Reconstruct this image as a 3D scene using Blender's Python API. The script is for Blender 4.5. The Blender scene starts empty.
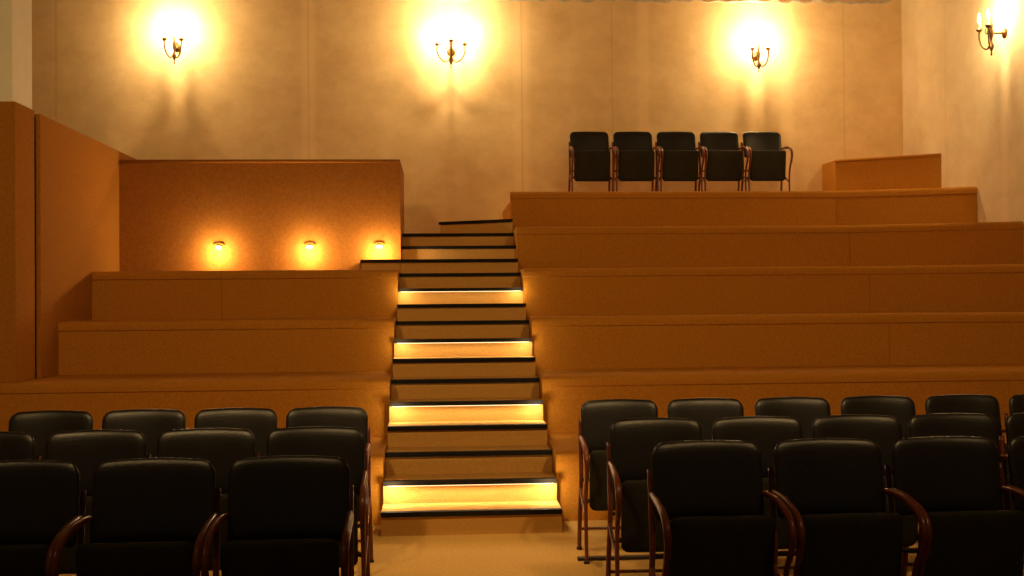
import bpy, math, random
from mathutils import Vector, Matrix
random.seed(3)
sc = bpy.context.scene
col = sc.collection
sc.view_settings.view_transform = 'Standard'
sc.view_settings.exposure = 0.0

# ---------------------------------------------------------------- materials
def mat(name, base, rough=0.8, metal=0.0, emit=None, estr=0.0, var=None, scale=8.0, bump=0.0, bscale=200.0, spec=0.5, detail=4.0, sheen=0.0):
    m = bpy.data.materials.new(name); m.use_nodes = True
    nt = m.node_tree; b = nt.nodes['Principled BSDF']
    b.inputs['Base Color'].default_value = (*base, 1)
    b.inputs['Roughness'].default_value = rough
    b.inputs['Metallic'].default_value = metal
    b.inputs['Specular IOR Level'].default_value = spec
    if sheen: b.inputs['Sheen Weight'].default_value = sheen
    if emit:
        b.inputs['Emission Color'].default_value = (*emit, 1)
        b.inputs['Emission Strength'].default_value = estr
    tc = nt.nodes.new('ShaderNodeTexCoord')
    if var:
        n = nt.nodes.new('ShaderNodeTexNoise'); n.inputs['Scale'].default_value = scale
        n.inputs['Detail'].default_value = detail; n.inputs['Roughness'].default_value = 0.65
        nt.links.new(tc.outputs['Object'], n.inputs['Vector'])
        r = nt.nodes.new('ShaderNodeValToRGB')
        r.color_ramp.elements[0].position = 0.3; r.color_ramp.elements[1].position = 0.7
        r.color_ramp.elements[0].color = (*var, 1); r.color_ramp.elements[1].color = (*base, 1)
        nt.links.new(n.outputs['Fac'], r.inputs['Fac'])
        nt.links.new(r.outputs['Color'], b.inputs['Base Color'])
    if bump:
        n2 = nt.nodes.new('ShaderNodeTexNoise'); n2.inputs['Scale'].default_value = bscale
        n2.inputs['Detail'].default_value = 3.0
        nt.links.new(tc.outputs['Object'], n2.inputs['Vector'])
        bp = nt.nodes.new('ShaderNodeBump'); bp.inputs['Strength'].default_value = bump
        bp.inputs['Distance'].default_value = 0.01
        nt.links.new(n2.outputs['Fac'], bp.inputs['Height'])
        nt.links.new(bp.outputs['Normal'], b.inputs['Normal'])
    return m

def plaster(name, c1, c2, axis, seams):
    """mottled troweled plaster with faint joint lines at given coordinates"""
    m = bpy.data.materials.new(name); m.use_nodes = True
    nt = m.node_tree; N = nt.nodes.new; L = nt.links.new
    b = nt.nodes['Principled BSDF']; b.inputs['Roughness'].default_value = 0.85
    b.inputs['Specular IOR Level'].default_value = 0.2
    tc = N('ShaderNodeTexCoord')
    mp = N('ShaderNodeMapping'); mp.inputs['Scale'].default_value = (1, 1, 1.3)
    L(tc.outputs['Object'], mp.inputs['Vector'])
    n1 = N('ShaderNodeTexNoise'); n1.inputs['Scale'].default_value = 1.7; n1.inputs['Detail'].default_value = 12
    n1.inputs['Roughness'].default_value = 0.72; n1.inputs['Distortion'].default_value = 0.0
    L(mp.outputs[0], n1.inputs['Vector'])
    r = N('ShaderNodeValToRGB'); r.color_ramp.elements[0].position = .33; r.color_ramp.elements[1].position = .66
    r.color_ramp.elements[0].color = (*c2, 1); r.color_ramp.elements[1].color = (*c1, 1)
    L(n1.outputs['Fac'], r.inputs['Fac'])
    sep = N('ShaderNodeSeparateXYZ'); L(tc.outputs['Object'], sep.inputs[0])
    prev = r.outputs['Color']
    for s, wdt, amt in seams:
        sub = N('ShaderNodeMath'); sub.operation = 'SUBTRACT'; sub.inputs[1].default_value = s
        L(sep.outputs[axis], sub.inputs[0])
        ab = N('ShaderNodeMath'); ab.operation = 'ABSOLUTE'; L(sub.outputs[0], ab.inputs[0])
        mr = N('ShaderNodeMapRange'); mr.inputs['From Min'].default_value = wdt*0.4; mr.inputs['From Max'].default_value = wdt
        mr.inputs['To Min'].default_value = abs(amt); mr.inputs['To Max'].default_value = 0.0
        L(ab.outputs[0], mr.inputs['Value'])
        mx = N('ShaderNodeMix'); mx.data_type = 'RGBA'
        L(mr.outputs[0], mx.inputs['Factor']); L(prev, mx.inputs['A'])
        t = (c1[0]*1.12, c1[1]*1.12, c1[2]*1.12, 1) if amt > 0 else (c2[0]*.6, c2[1]*.55, c2[2]*.5, 1)
        mx.inputs['B'].default_value = t
        prev = mx.outputs['Result']
    L(prev, b.inputs['Base Color'])
    n2 = N('ShaderNodeTexNoise'); n2.inputs['Scale'].default_value = 9; n2.inputs['Detail'].default_value = 8
    L(tc.outputs['Object'], n2.inputs['Vector'])
    bp = N('ShaderNodeBump'); bp.inputs['Strength'].default_value = .18; bp.inputs['Distance'].default_value = .008
    L(n2.outputs['Fac'], bp.inputs['Height']); L(bp.outputs['Normal'], b.inputs['Normal'])
    return m

M_wall = plaster('plaster_back', (.88, .66, .36), (.72, .50, .24), 0,
                 [(-4.7,.02,-.2), (-1.62,.12,.45), (-1.62,.012,-.2), (1.05,.14,.4), (1.05,.012,-.25), (2.2,.012,-.2), (2.6,.1,.4), (4.45,.12,.4), (5.2,.012,-.25)])
M_wallr = plaster('plaster_side', (.88, .72, .47), (.74, .58, .35), 1, [(13.2,.012,-.2), (11.8,.1,.3)])
M_cream = mat('cream_paint', (.92, .86, .66), .7, var=(.86, .79, .58), scale=3)
M_ceil = mat('ceiling_paint', (.25, .17, .1), .9, var=(.2, .14, .08), scale=2)
M_carpet = mat('ochre_carpet', (.56, .235, .026), .95, var=(.42, .165, .017), scale=60, bump=.7, bscale=260, spec=.1)
M_panel = mat('rust_carpet_panel', (.51, .20, .021), .95, var=(.38, .14, .014), scale=40, bump=.7, bscale=260, spec=.1)
M_booth = mat('booth_carpet', (.38, .14, .018), .95, var=(.29, .10, .012), scale=40, bump=.7, bscale=260, spec=.1)
M_floor = mat('tan_carpet_floor', (.64, .39, .12), .95, var=(.50, .29, .08), scale=55, bump=.6, bscale=200, spec=.1)
M_step = mat('step_carpet', (.66, .37, .10), .95, var=(.54, .29, .07), scale=80, bump=.6, bscale=260, spec=.15)
M_black = mat('black_rubber_nosing', (.008, .007, .006), .8, var=(.014, .011, .008), scale=30, spec=.15)
M_leather = mat('black_leather', (.006, .0048, .004), .35, var=(.010, .007, .0055), scale=14, bump=.12, bscale=160, spec=.45)
M_seatb = mat('seat_underside_black', (.028, .024, .013), .7, var=(.019, .016, .009), scale=20, spec=.2)
M_frame = mat('red_brown_bentwood', (.19, .042, .014), .3, var=(.12, .024, .009), scale=25)
M_rail = mat('dark_steel_rail', (.03, .02, .015), .5, metal=.6, var=(.05, .03, .02), scale=12)
M_brass = mat('aged_brass', (.20, .11, .04), .4, metal=.85, var=(.13, .065, .023), scale=30)
M_candle = mat('ivory_candle_sleeve', (.8, .7, .5), .6, var=(.75, .62, .42), scale=20)
M_flame = mat('flame_bulb_glass', (1, .8, .5), .4, emit=(1, .74, .40), estr=60, var=(1, .75, .45), scale=20)
M_led = mat('led_strip_glow', (1, .8, .5), .4, emit=(1, .76, .42), estr=2.5, var=(1, .75, .45), scale=20)
M_lens = mat('lamp_lens_glow', (1, .8, .5), .4, emit=(1, .80, .48), estr=14, var=(1, .75, .45), scale=20)
M_cable = mat('silver_cable', (.7, .66, .58), .4, metal=.3, var=(.5, .45, .38), scale=20)

# ---------------------------------------------------------------- mesh builder
class MB:
    def __init__(s): s.v=[]; s.f=[]; s.mi=[]; s.mats=[]; s.sm=[]
    def m(s, mt):
        if mt not in s.mats: s.mats.append(mt)
        return s.mats.index(mt)
    def add(s, vs, fs, mt, smooth=False):
        o=len(s.v); s.v += [tuple(v) for v in vs]; k=s.m(mt)
        for f in fs: s.f.append([i+o for i in f]); s.mi.append(k); s.sm.append(smooth)
    def box(s, x0,x1,y0,y1,z0,z1, mt):
        vs=[(x,y,z) for z in (z0,z1) for y in (y0,y1) for x in (x0,x1)]
        s.add(vs, [(0,2,3,1),(4,5,7,6),(0,1,5,4),(2,6,7,3),(0,4,6,2),(1,3,7,5)], mt)
    def prism(s, pts, z0, z1, mt):
        n=len(pts); vs=[(x,y,z0) for x,y in pts]+[(x,y,z1) for x,y in pts]
        fs=[tuple(range(n))[::-1], tuple(range(n,2*n))]+[(i,(i+1)%n,n+(i+1)%n,n+i) for i in range(n)]
        s.add(vs, fs, mt)
    def tube(s, pts, r, mt, seg=8, sub=5, flat=1.0):
        P=[Vector(p) for p in pts]; Q=[]
        if len(P)>2 and sub>1:
            for i in range(len(P)-1):
                p0=P[max(i-1,0)];p1=P[i];p2=P[i+1];p3=P[min(i+2,len(P)-1)]
                for k in range(sub):
                    t=k/sub
                    Q.append(.5*((2*p1)+(p2-p0)*t+(2*p0-5*p1+4*p2-p3)*t*t+(3*p1-p0-3*p2+p3)*t**3))
            Q.append(P[-1])
        else: Q=P
        vs=[]; up=Vector((1,0,0)); n=len(Q)
        for i,q in enumerate(Q):
            d=(Q[min(i+1,n-1)]-Q[max(i-1,0)]).normalized()
            if abs(d.dot(up))>.95: up=Vector((0,0,1)) if abs(d.z)<.9 else Vector((0,1,0))
            a=(up-d*up.dot(d)).normalized(); b=d.cross(a); up=a
            rr = r[min(int(i/(n-1)*(len(r)-1)+.5),len(r)-1)] if isinstance(r,(list,tuple)) else r
            for k in range(seg):
                w=2*math.pi*k/seg; vs.append(q+a*rr*flat*math.cos(w)+b*rr*math.sin(w))
        fs=[(i*seg+k,i*seg+(k+1)%seg,(i+1)*seg+(k+1)%seg,(i+1)*seg+k) for i in range(n-1) for k in range(seg)]
        fs+=[tuple(range(seg))[::-1], tuple((n-1)*seg+k for k in range(seg))]
        s.add(vs, fs, mt, True)
    def lathe(s, prof, c, mt, seg=16, axis='z'):
        vs=[]; n=len(prof)
        for r,z in prof:
            for k in range(seg):
                w=2*math.pi*k/seg
                p=(r*math.cos(w), r*math.sin(w), z)
                if axis=='y': p=(p[0], p[2], p[1])
                vs.append((c[0]+p[0],c[1]+p[1],c[2]+p[2]))
        fs=[(i*seg+k,i*seg+(k+1)%seg,(i+1)*seg+(k+1)%seg,(i+1)*seg+k) for i in range(n-1) for k in range(seg)]
        fs+=[tuple(range(seg))[::-1], tuple((n-1)*seg+k for k in range(seg))]
        s.add(vs, fs, mt, True)
    def pad(s, w, h, th, rc, fn, mt, rcb=None, nx=20, nz=16):
        """upholstered pad, fn maps (x, thickness offset, z in 0..h) -> point"""
        if rcb is None: rcb=rc
        vs=[]; 
        def hw(z):
            x=w/2
            if z>h-rc: x=w/2-rc+math.sqrt(max(rc*rc-(z-(h-rc))**2,0))
            if z<rcb: x=w/2-rcb+math.sqrt(max(rcb*rcb-(rcb-z)**2,0))
            return x
        zz=[h*(.5-.5*math.cos(math.pi*i/nz)) for i in range(nz+1)]
        xx=[-math.cos(math.pi*j/nx) for j in range(nx+1)]
        for side in (-1,1):
            for z in zz:
                for u in xx:
                    e=max((1-abs(u)**7),0)**.5*max(1-abs(2*z/h-1)**7,0)**.5
                    vs.append(fn(u*hw(z), side*th/2*e, z))
        m=nx+1; o=(nz+1)*m; fs=[]
        for i in range(nz):
            for j in range(nx):
                a=i*m+j
                fs.append((a,a+1,a+m+1,a+m)); fs.append((o+a,o+a+m,o+a+m+1,o+a+1))
        s.add(vs, fs, mt, True)
    def mesh(s, name, weld=False):
        me=bpy.data.meshes.new(name); me.from_pydata(s.v,[],s.f)
        for mt in s.mats: me.materials.append(mt)
        for p,k,q in zip(me.polygons,s.mi,s.sm): p.material_index=k; p.use_smooth=q
        import bmesh
        bm=bmesh.new(); bm.from_mesh(me)
        if weld: bmesh.ops.remove_doubles(bm, verts=bm.verts, dist=1e-5)
        bmesh.ops.recalc_face_normals(bm, faces=bm.faces); bm.to_mesh(me); bm.free()
        return me
    def obj(s, name, parent=None, weld=False, me=None):
        o=bpy.data.objects.new(name, me or s.mesh(name, weld)); col.objects.link(o)
        if parent: o.parent=parent
        return o
def empty(name, loc=(0,0,0)):
    e=bpy.data.objects.new(name,None); e.location=loc; e.empty_display_size=.1; col.objects.link(e); return e
def simple(name, x0,x1,y0,y1,z0,z1, mt):
    b=MB(); b.box(x0,x1,y0,y1,z0,z1,mt); return b.obj(name)
def light(kind, name, loc, power, color=(1,.62,.28), parent=None, size=.03, **kw):
    l=bpy.data.lights.new(name,kind); l.energy=power; l.color=color
    if kind in('POINT','SPOT'): l.shadow_soft_size=size
    for k,v in kw.items(): setattr(l,k,v)
    o=bpy.data.objects.new(name,l); o.location=loc; col.objects.link(o)
    if parent: o.parent=parent
    return o

# ---------------------------------------------------------------- room shell
XR=5.97; YB=14.45; XL=-6.2; CH=5.5
simple('floor', XL-.2, XR+.2, -3, YB+.2, -.2, 0, M_floor)
simple('wall_back', XL-.2, XR+.2, YB, YB+.2, 0, CH, M_wall)
simple('wall_right', XR, XR+.2, -3, YB, 0, CH, M_wallr)
simple('wall_left', XL-.2, XL, -3, YB, 0, CH, M_cream)
simple('ceiling', XL-.2, XR+.2, -3, YB+.2, CH, CH+.2, M_ceil)
# structural pillar with carpet-clad base at left
simple('pillar', -5.2, -3.30, 9.13, 9.56, 3.115, CH, M_cream)
simple('pillar_cladding', -6.19, -3.27, 9.10, 9.52, .942, 3.115, M_panel)
b=MB()
b.box(-3.45,-3.25, 9.60,12.9, .942, 3.10, M_panel)
b.box(-3.43,-3.29, 9.53,9.60, .942, 3.07, M_black)
b.obj('partition_panel', )
b=MB(); b.box(-3.249,-.402,11.91,13.2,1.0,3.01,M_booth)
b.tube([(-3.24,11.905,2.995),(-1.8,11.905,2.995),(-.405,11.905,2.995)], .018, M_booth, sub=1)
b.obj('control_booth_wall')

# ---------------------------------------------------------------- seating tiers
def tier(name, plan, z0, z1, yback, mt=M_carpet, z_in=None, lip=.14):
    R=.042
    arc=[(-.012+R-R*math.cos(a), z1-R+R*math.sin(a)) for a in [i*math.pi/2/5 for i in range(6)]]
    prof=[(0,z0),(0,z1-.085),(-.012,z1-.075)]+arc
    if z_in: prof+= [(lip,z1),(lip+.01,z_in)]
    top = z_in or z1
    vs=[];np_=len(prof)+2
    for x,y in plan:
        vs+=[(x,y+dy,z) for dy,z in prof]+[(x,yback,top),(x,yback,z0)]
    fs=[]
    for i in range(len(plan)-1):
        for k in range(np_):
            a=i*np_+k; c=i*np_+(k+1)%np_
            fs.append((a,c,c+np_,a+np_))
    fs.append(tuple(range(np_))[::-1]); fs.append(tuple((len(plan)-1)*np_+k for k in range(np_)))
    b=MB(); b.add(vs,fs,mt)
    # thin butt joints between carpet lengths on the riser face
    for jx in joints.get((name,round(z1,3),plan[0][0]<0),[]):
        b.box(jx-.003,jx+.003,plan[0][1]-.002,plan[0][1]+.01,z0,z1-.086,M_booth)
    return b.obj(name)
joints={('seating_tier',1.85,True):[-2.05],('seating_tier',1.395,False):[3.99],
        ('seating_tier',1.85,False):[4.18],('seating_tier',2.312,False):[4.325],('seating_tier',2.77,False):[4.52]}
AL,AR=-.402,.798
xb=XR-.002
def rp(y,bx,s=.30):  # right plan with bend
    return [(AR,y),(bx,y),(xb,y-(xb-bx)*s)]
tier('seating_tier', [(AR,8.0),(xb,8.0)], 0, .486, 9.06)
tier('seating_tier', [(AR,9.06),(xb,9.06)], 0, .940, 10.02)
tier('seating_tier', rp(10.02,3.99,.12), .9, 1.395, 10.97)
tier('seating_tier', rp(10.97,4.18,.22), 1.35, 1.850, 11.91)
tier('seating_tier', rp(11.91,4.325), 1.8, 2.312, 12.86)
tier('seating_tier', rp(12.86,4.52), 2.2, 2.77, YB-.002, z_in=2.67)
b=MB(); b.prism([(4.90,13.95),(xb,13.33),(xb,YB-.002),(4.90,YB-.002)],2.671,3.255,M_carpet)
b.tube([(4.90,13.95,3.24),(xb-.01,13.335,3.24)], .018, M_carpet, sub=1)
b.obj('upper_platform')
tier('seating_tier', [(XL+.01,8.0),(AL,8.0)], 0, .486, 9.06)
tier('seating_tier', [(XL+.01,9.06),(AL,9.06)], 0, .940, 13.0)
tier('seating_tier', [(-3.248,10.02),(AL,10.02)], .941, 1.395, 10.97)
tier('seating_tier', [(-3.248,10.97),(AL,10.97)], .941, 1.850, 11.90)

# ---------------------------------------------------------------- staircase
st=empty('staircase',(0,0,0))
b=MB(); nb=MB(); lb=MB()
e=.003
Ys=[7.6+.34*i for i in range(15)]
Zs=[.155+.151*i for i in range(15)]
for i,(y,z) in enumerate(zip(Ys,Zs)):
    y1 = Ys[i+1]+.02 if i<14 else YB-.003
    b.box(AL+e,AR-e,y,y1,0,z,M_step)
    nb.box(AL+e,AR-e,y-.022,y+.03,z-.028,z+.004,M_black)
# small side step beside the booth
b.box(-.80,AL-.001,11.68,11.90,1.852,Zs[12],M_step)
nb.box(-.80,AL-.001,11.658,11.71,Zs[12]-.028,Zs[12]+.004,M_black)
b.box(-.80,-.79,11.68,11.9,1.852,Zs[12],M_panel)
# winder step at the top
W=[(.01,12.95),(AR-e,12.52),(AR-e,YB-.003),(.01,YB-.003)]
b.prism(W,2.27,2.43,M_step)
nb.prism([(-.01,12.93),(AR-e,12.48),(AR-e,12.55),(.03,12.99)],2.405,2.436,M_black)
for i in (1,4,7,10):
    lb.box(AL+.03,AR-.03,Ys[i]-.014,Ys[i]-.004,Zs[i]-.032,Zs[i]-.0285,M_led)
b.obj('treads',st); nb.obj('nosings',st); lb.obj('led_strips',st)
for i,pw in ((1,2.7),(4,1.8),(7,1.25),(10,.7)):
    o=light('AREA','led_light',((AL+AR)/2,Ys[i]-.06,Zs[i]-.042),pw,(1,.76,.44),st)
    o.data.shape='RECTANGLE'; o.data.size=1.12; o.data.size_y=.02
    o.rotation_euler=(math.radians(-5),0,0)
    for sx,x in ((1,AL+.06),(-1,AR-.06)):
        light('POINT','corner_lamp',(x,Ys[i]-.10,Zs[i]-.03),max(pw*1.1,1.4),(1,.77,.46),st,size=.02)

# ---------------------------------------------------------------- booth step lights
def booth_light(x):
    p=empty('wall_step_light',(x,11.905,2.08))
    q=MB()
    n=12; vs=[];
    for yy in (-.022,0):
        vs+=[(.050*math.cos(math.pi*k/n), yy, .050+.028*math.sin(math.pi*k/n)) for k in range(n+1)]
    fs=[(k,k+1,n+2+k,n+1+k) for k in range(n)]+[tuple(range(n+1))]
    q.add(vs,fs,M_booth,False)
    q.obj('hood',p)
    q=MB(); q.lathe([(.001,.014),(.024,.012),(.032,0),(.024,-.012),(.001,-.014)],(0,-.034,.032),M_lens); q.obj('bulb',p)
    light('POINT','glow',(0,-.11,-.02),17,(1,.80,.52),p,size=.04)
for x in (-2.25,-1.33,-.62): booth_light(x)

# ---------------------------------------------------------------- sconces
def sconce(loc, arms, rotz=0, power=26):
    p=empty('wall_sconce',loc); p.rotation_euler=(0,0,rotz)
    q=MB(); D=-.15
    q.lathe([(.001,-.03),(.03,-.028),(.05,-.015),(.055,0)],(0,0,0),M_brass,20,'y')
    q.lathe([(.001,-.24),(.012,-.225),(.006,-.20),(.022,-.16),(.030,-.13),(.012,-.09),(.016,-.05),(.028,-.01),(.014,.05),(.02,.08),(.008,.12),(.014,.14),(.001,.17)],(0,D,0),M_brass,12)
    q.tube([(0,-.0,0),(0,D,0)],.012,M_brass,sub=1)
    bulbs=[]
    for (ax,ay,az) in arms:
        q.tube([(0,D,-.08),(ax*.35,D+ay*.35,-.16),(ax*.8,D+ay*.8,-.12),(ax*1.02,D+ay*1.02,-.03),(ax,D+ay,az+.04)],.010,M_brass,8,6)
        q.tube([(0,D,.05),(ax*.3,D+ay*.3,.085),(ax*.5,D+ay*.5,.03),(ax*.36,D+ay*.36,0),(ax*.3,D+ay*.3,.03)],.006,M_brass,6,6)
        c=(ax,D+ay,az)
        q.lathe([(.004,.03),(.02,.035),(.034,.055),(.036,.06),(.014,.062),(.014,.085)],c,M_brass,14)
        q.lathe([(.011,.06),(.011,.14)],c,M_candle,12)
        q.lathe([(.004,.14),(.013,.155),(.016,.175),(.012,.2),(.004,.225),(.001,.235)],c,M_flame,12)
        bulbs.append((c[0],c[1],c[2]+.185))
    q.obj('brass_body',p)
    for c in bulbs:
        light('POINT','candle_bulb',c,power/len(arms)*2,(1,.71,.35),p,size=.02)
    return p
A2=[(-.10,-.08,0),(.10,-.08,0)]
A3=[(-.17,-.06,0),(.17,-.06,0),(0,-.16,.02),]
sconce((-3.23,YB,4.72),A2,power=160)
sconce((.16,YB,4.68),A3,power=215)
sconce((4.05,YB,4.64),A2,power=160)
sconce((XR,11.75,4.32),A2,rotz=math.radians(-90),power=100)

# cable garland along the top of the wall
q=MB(); pts=[]
for i in range(0,121):
    x=-5.5+i*.094; pts.append((x,YB-.012,5.345+.012*math.sin(i*1.9)+.006*math.sin(i*.7)))
q.tube(pts,.008,M_cable,6,2); q.tube([(p[0]+.05,p[1]-.008,p[2]+.018*math.cos(i*2.3)) for i,p in enumerate(pts)],.006,M_cable,6,2)
q.obj('cable_garland')

# ---------------------------------------------------------------- chairs
def chair_mesh():
    q=MB()
    def fb(x,t,z): return (x, .0+.12*z/.33*.5 - .5*x*x + t, .60+z + .012*math.cos(x*6)-.01)
    q.pad(.475,.325,.04,.055,fb,M_leather,rcb=.03)
    q.pad(.455,.30,.02,.05,lambda x,t,z:(x,.030+.06*z/.33-.5*x*x+t,.61+z),M_seatb)
    def fs_(x,t,z): return (x, -.205-.05*z/.36 + t, .29+z)
    q.pad(.435,.365,.04,.03,fs_,M_seatb,rcb=.04)
    q.pad(.425,.35,.055,.04,lambda x,t,z:(x,-.160-.05*z/.36+t,.298+z),M_leather)
    for s in (-1,1):
        q.tube([(s*.235,.075,.80),(s*.238,.035,.62),(s*.24,.01,.45),(s*.245,.06,.2),(s*.245,.10,.012)],.013,M_frame)
        q.tube([(s*.236,.03,.70),(s*.246,-.08,.705),(s*.250,-.20,.695),(s*.250,-.32,.665),(s*.250,-.375,.61),(s*.249,-.36,.53),(s*.247,-.30,.44),(s*.246,-.27,.30),(s*.246,-.29,.012)],
               [.012,.013,.015,.016,.016,.014,.012,.011,.011],M_frame,8,6)
        q.tube([(s*.246,-.27,.28),(s*.243,-.08,.34),(s*.243,.03,.40)],.010,M_frame)
        q.tube([(s*.243,-.15,.33),(s*.20,-.17,.35)],.012,M_rail,sub=1)
        q.lathe([(.018,0),(.018,.012),(.010,.018)],(s*.245,.10,0),M_rail,10)
        q.lathe([(.018,0),(.018,.012),(.010,.018)],(s*.246,-.29,0),M_rail,10)
    q.tube([(-.245,.085,.13),(.245,.085,.13)],.009,M_frame,sub=1)
    q.tube([(-.24,.02,.44),(.24,.02,.44)],.010,M_rail,sub=1)
    return q.mesh('theater_armchair',True)
CM=chair_mesh()
def chair(x,y,z=0,r=0):
    o=bpy.data.objects.new('theater_armchair',CM); col.objects.link(o)
    o.location=(x,y,z); o.rotation_euler=(0,0,r)
rows=[(6.98,[1.09,1.625,2.17,2.71,3.25,3.79]),(5.84,[1.10,1.63,2.155,2.67,3.19]),(4.86,[1.135,1.665,2.185,2.705]),
      (6.76,[-.665,-1.19,-1.715,-2.24,-2.765]),(5.66,[-.612,-1.139,-1.665,-2.19]),(4.58,[-.600,-1.125,-1.65])]
for y,xs in rows:
    for x in xs: chair(x,y,0,random.uniform(-.015,.015))
for k in range(5): chair(1.82+.532*k,13.82,2.67)
for y,x0,x1 in ((6.98,.80,4.1),(5.84,.80,3.6)):
    simple('chair_floor_rail',x0,x1,y-.22,y-.17,0,.018,M_rail)
    
# ---------------------------------------------------------------- unseen ceiling spots: two fill lights added for the tiers, one aisle downlight
def unseen_spot(x,y,z,tx,ty,tz,pw,ang=90):
    p=empty('unseen_spotlight',(x,y,z))
    d=(Vector((tx,ty,tz))-Vector((x,y,z))).normalized()
    p.rotation_euler=d.to_track_quat('-Z','Y').to_euler()
    q=MB(); q.lathe([(.06,.3),(.10,.28),(.10,.02),(.13,0),(.13,-.05),(.12,-.05),(.115,0)],(0,0,0),M_black,20); q.obj('housing',p)
    q=MB(); q.lathe([(.001,.0),(.10,.0),(.10,.005)],(0,0,.0),M_lens,20); q.obj('lens',p)
    light('SPOT','beam',(0,0,-.06),pw,(1,.63,.25),p,size=.14,spot_size=math.radians(ang),spot_blend=.9)
unseen_spot(-2.2,2.2,5.1, -.8,9.8,1.5, 580)
unseen_spot(2.8,2.2,5.1, 1.8,9.8,1.5, 580)
unseen_spot(.3,6.6,5.2, .2,6.9,0, 480, 27)
q=MB(); q.tube([(-4,2.25,5.42),(4.6,2.25,5.42)],.03,M_black,10,1); q.tube([(-2.2,2.25,5.42),(-2.2,2.15,5.25)],.02,M_black,8,1); q.tube([(2.8,2.25,5.42),(2.8,2.15,5.25)],.02,M_black,8,1)
q.tube([(-3.5,2.25,5.42),(-3.5,2.25,5.499)],.02,M_black,8,1); q.tube([(4,2.25,5.42),(4,2.25,5.499)],.02,M_black,8,1)
q.obj('fill_spot_bar')  # unseen bar, added to carry the two fill spots

w=bpy.data.worlds.new('world'); sc.world=w; w.use_nodes=True
w.node_tree.nodes['Background'].inputs[0].default_value=(1,.6,.28,1); w.node_tree.nodes['Background'].inputs[1].default_value=.06

# ---------------------------------------------------------------- camera
cam=bpy.data.cameras.new('camera'); co=bpy.data.objects.new('camera',cam); col.objects.link(co)
cam.sensor_width=36; cam.lens=1150/1024*36
R=Matrix.Rotation(math.radians(-3.58),4,'Z')@Matrix.Rotation(math.radians(90.70),4,'X')@Matrix.Rotation(math.radians(-.5),4,'Z')
co.matrix_world=Matrix.Translation((0,0,1.53))@R
sc.camera=co
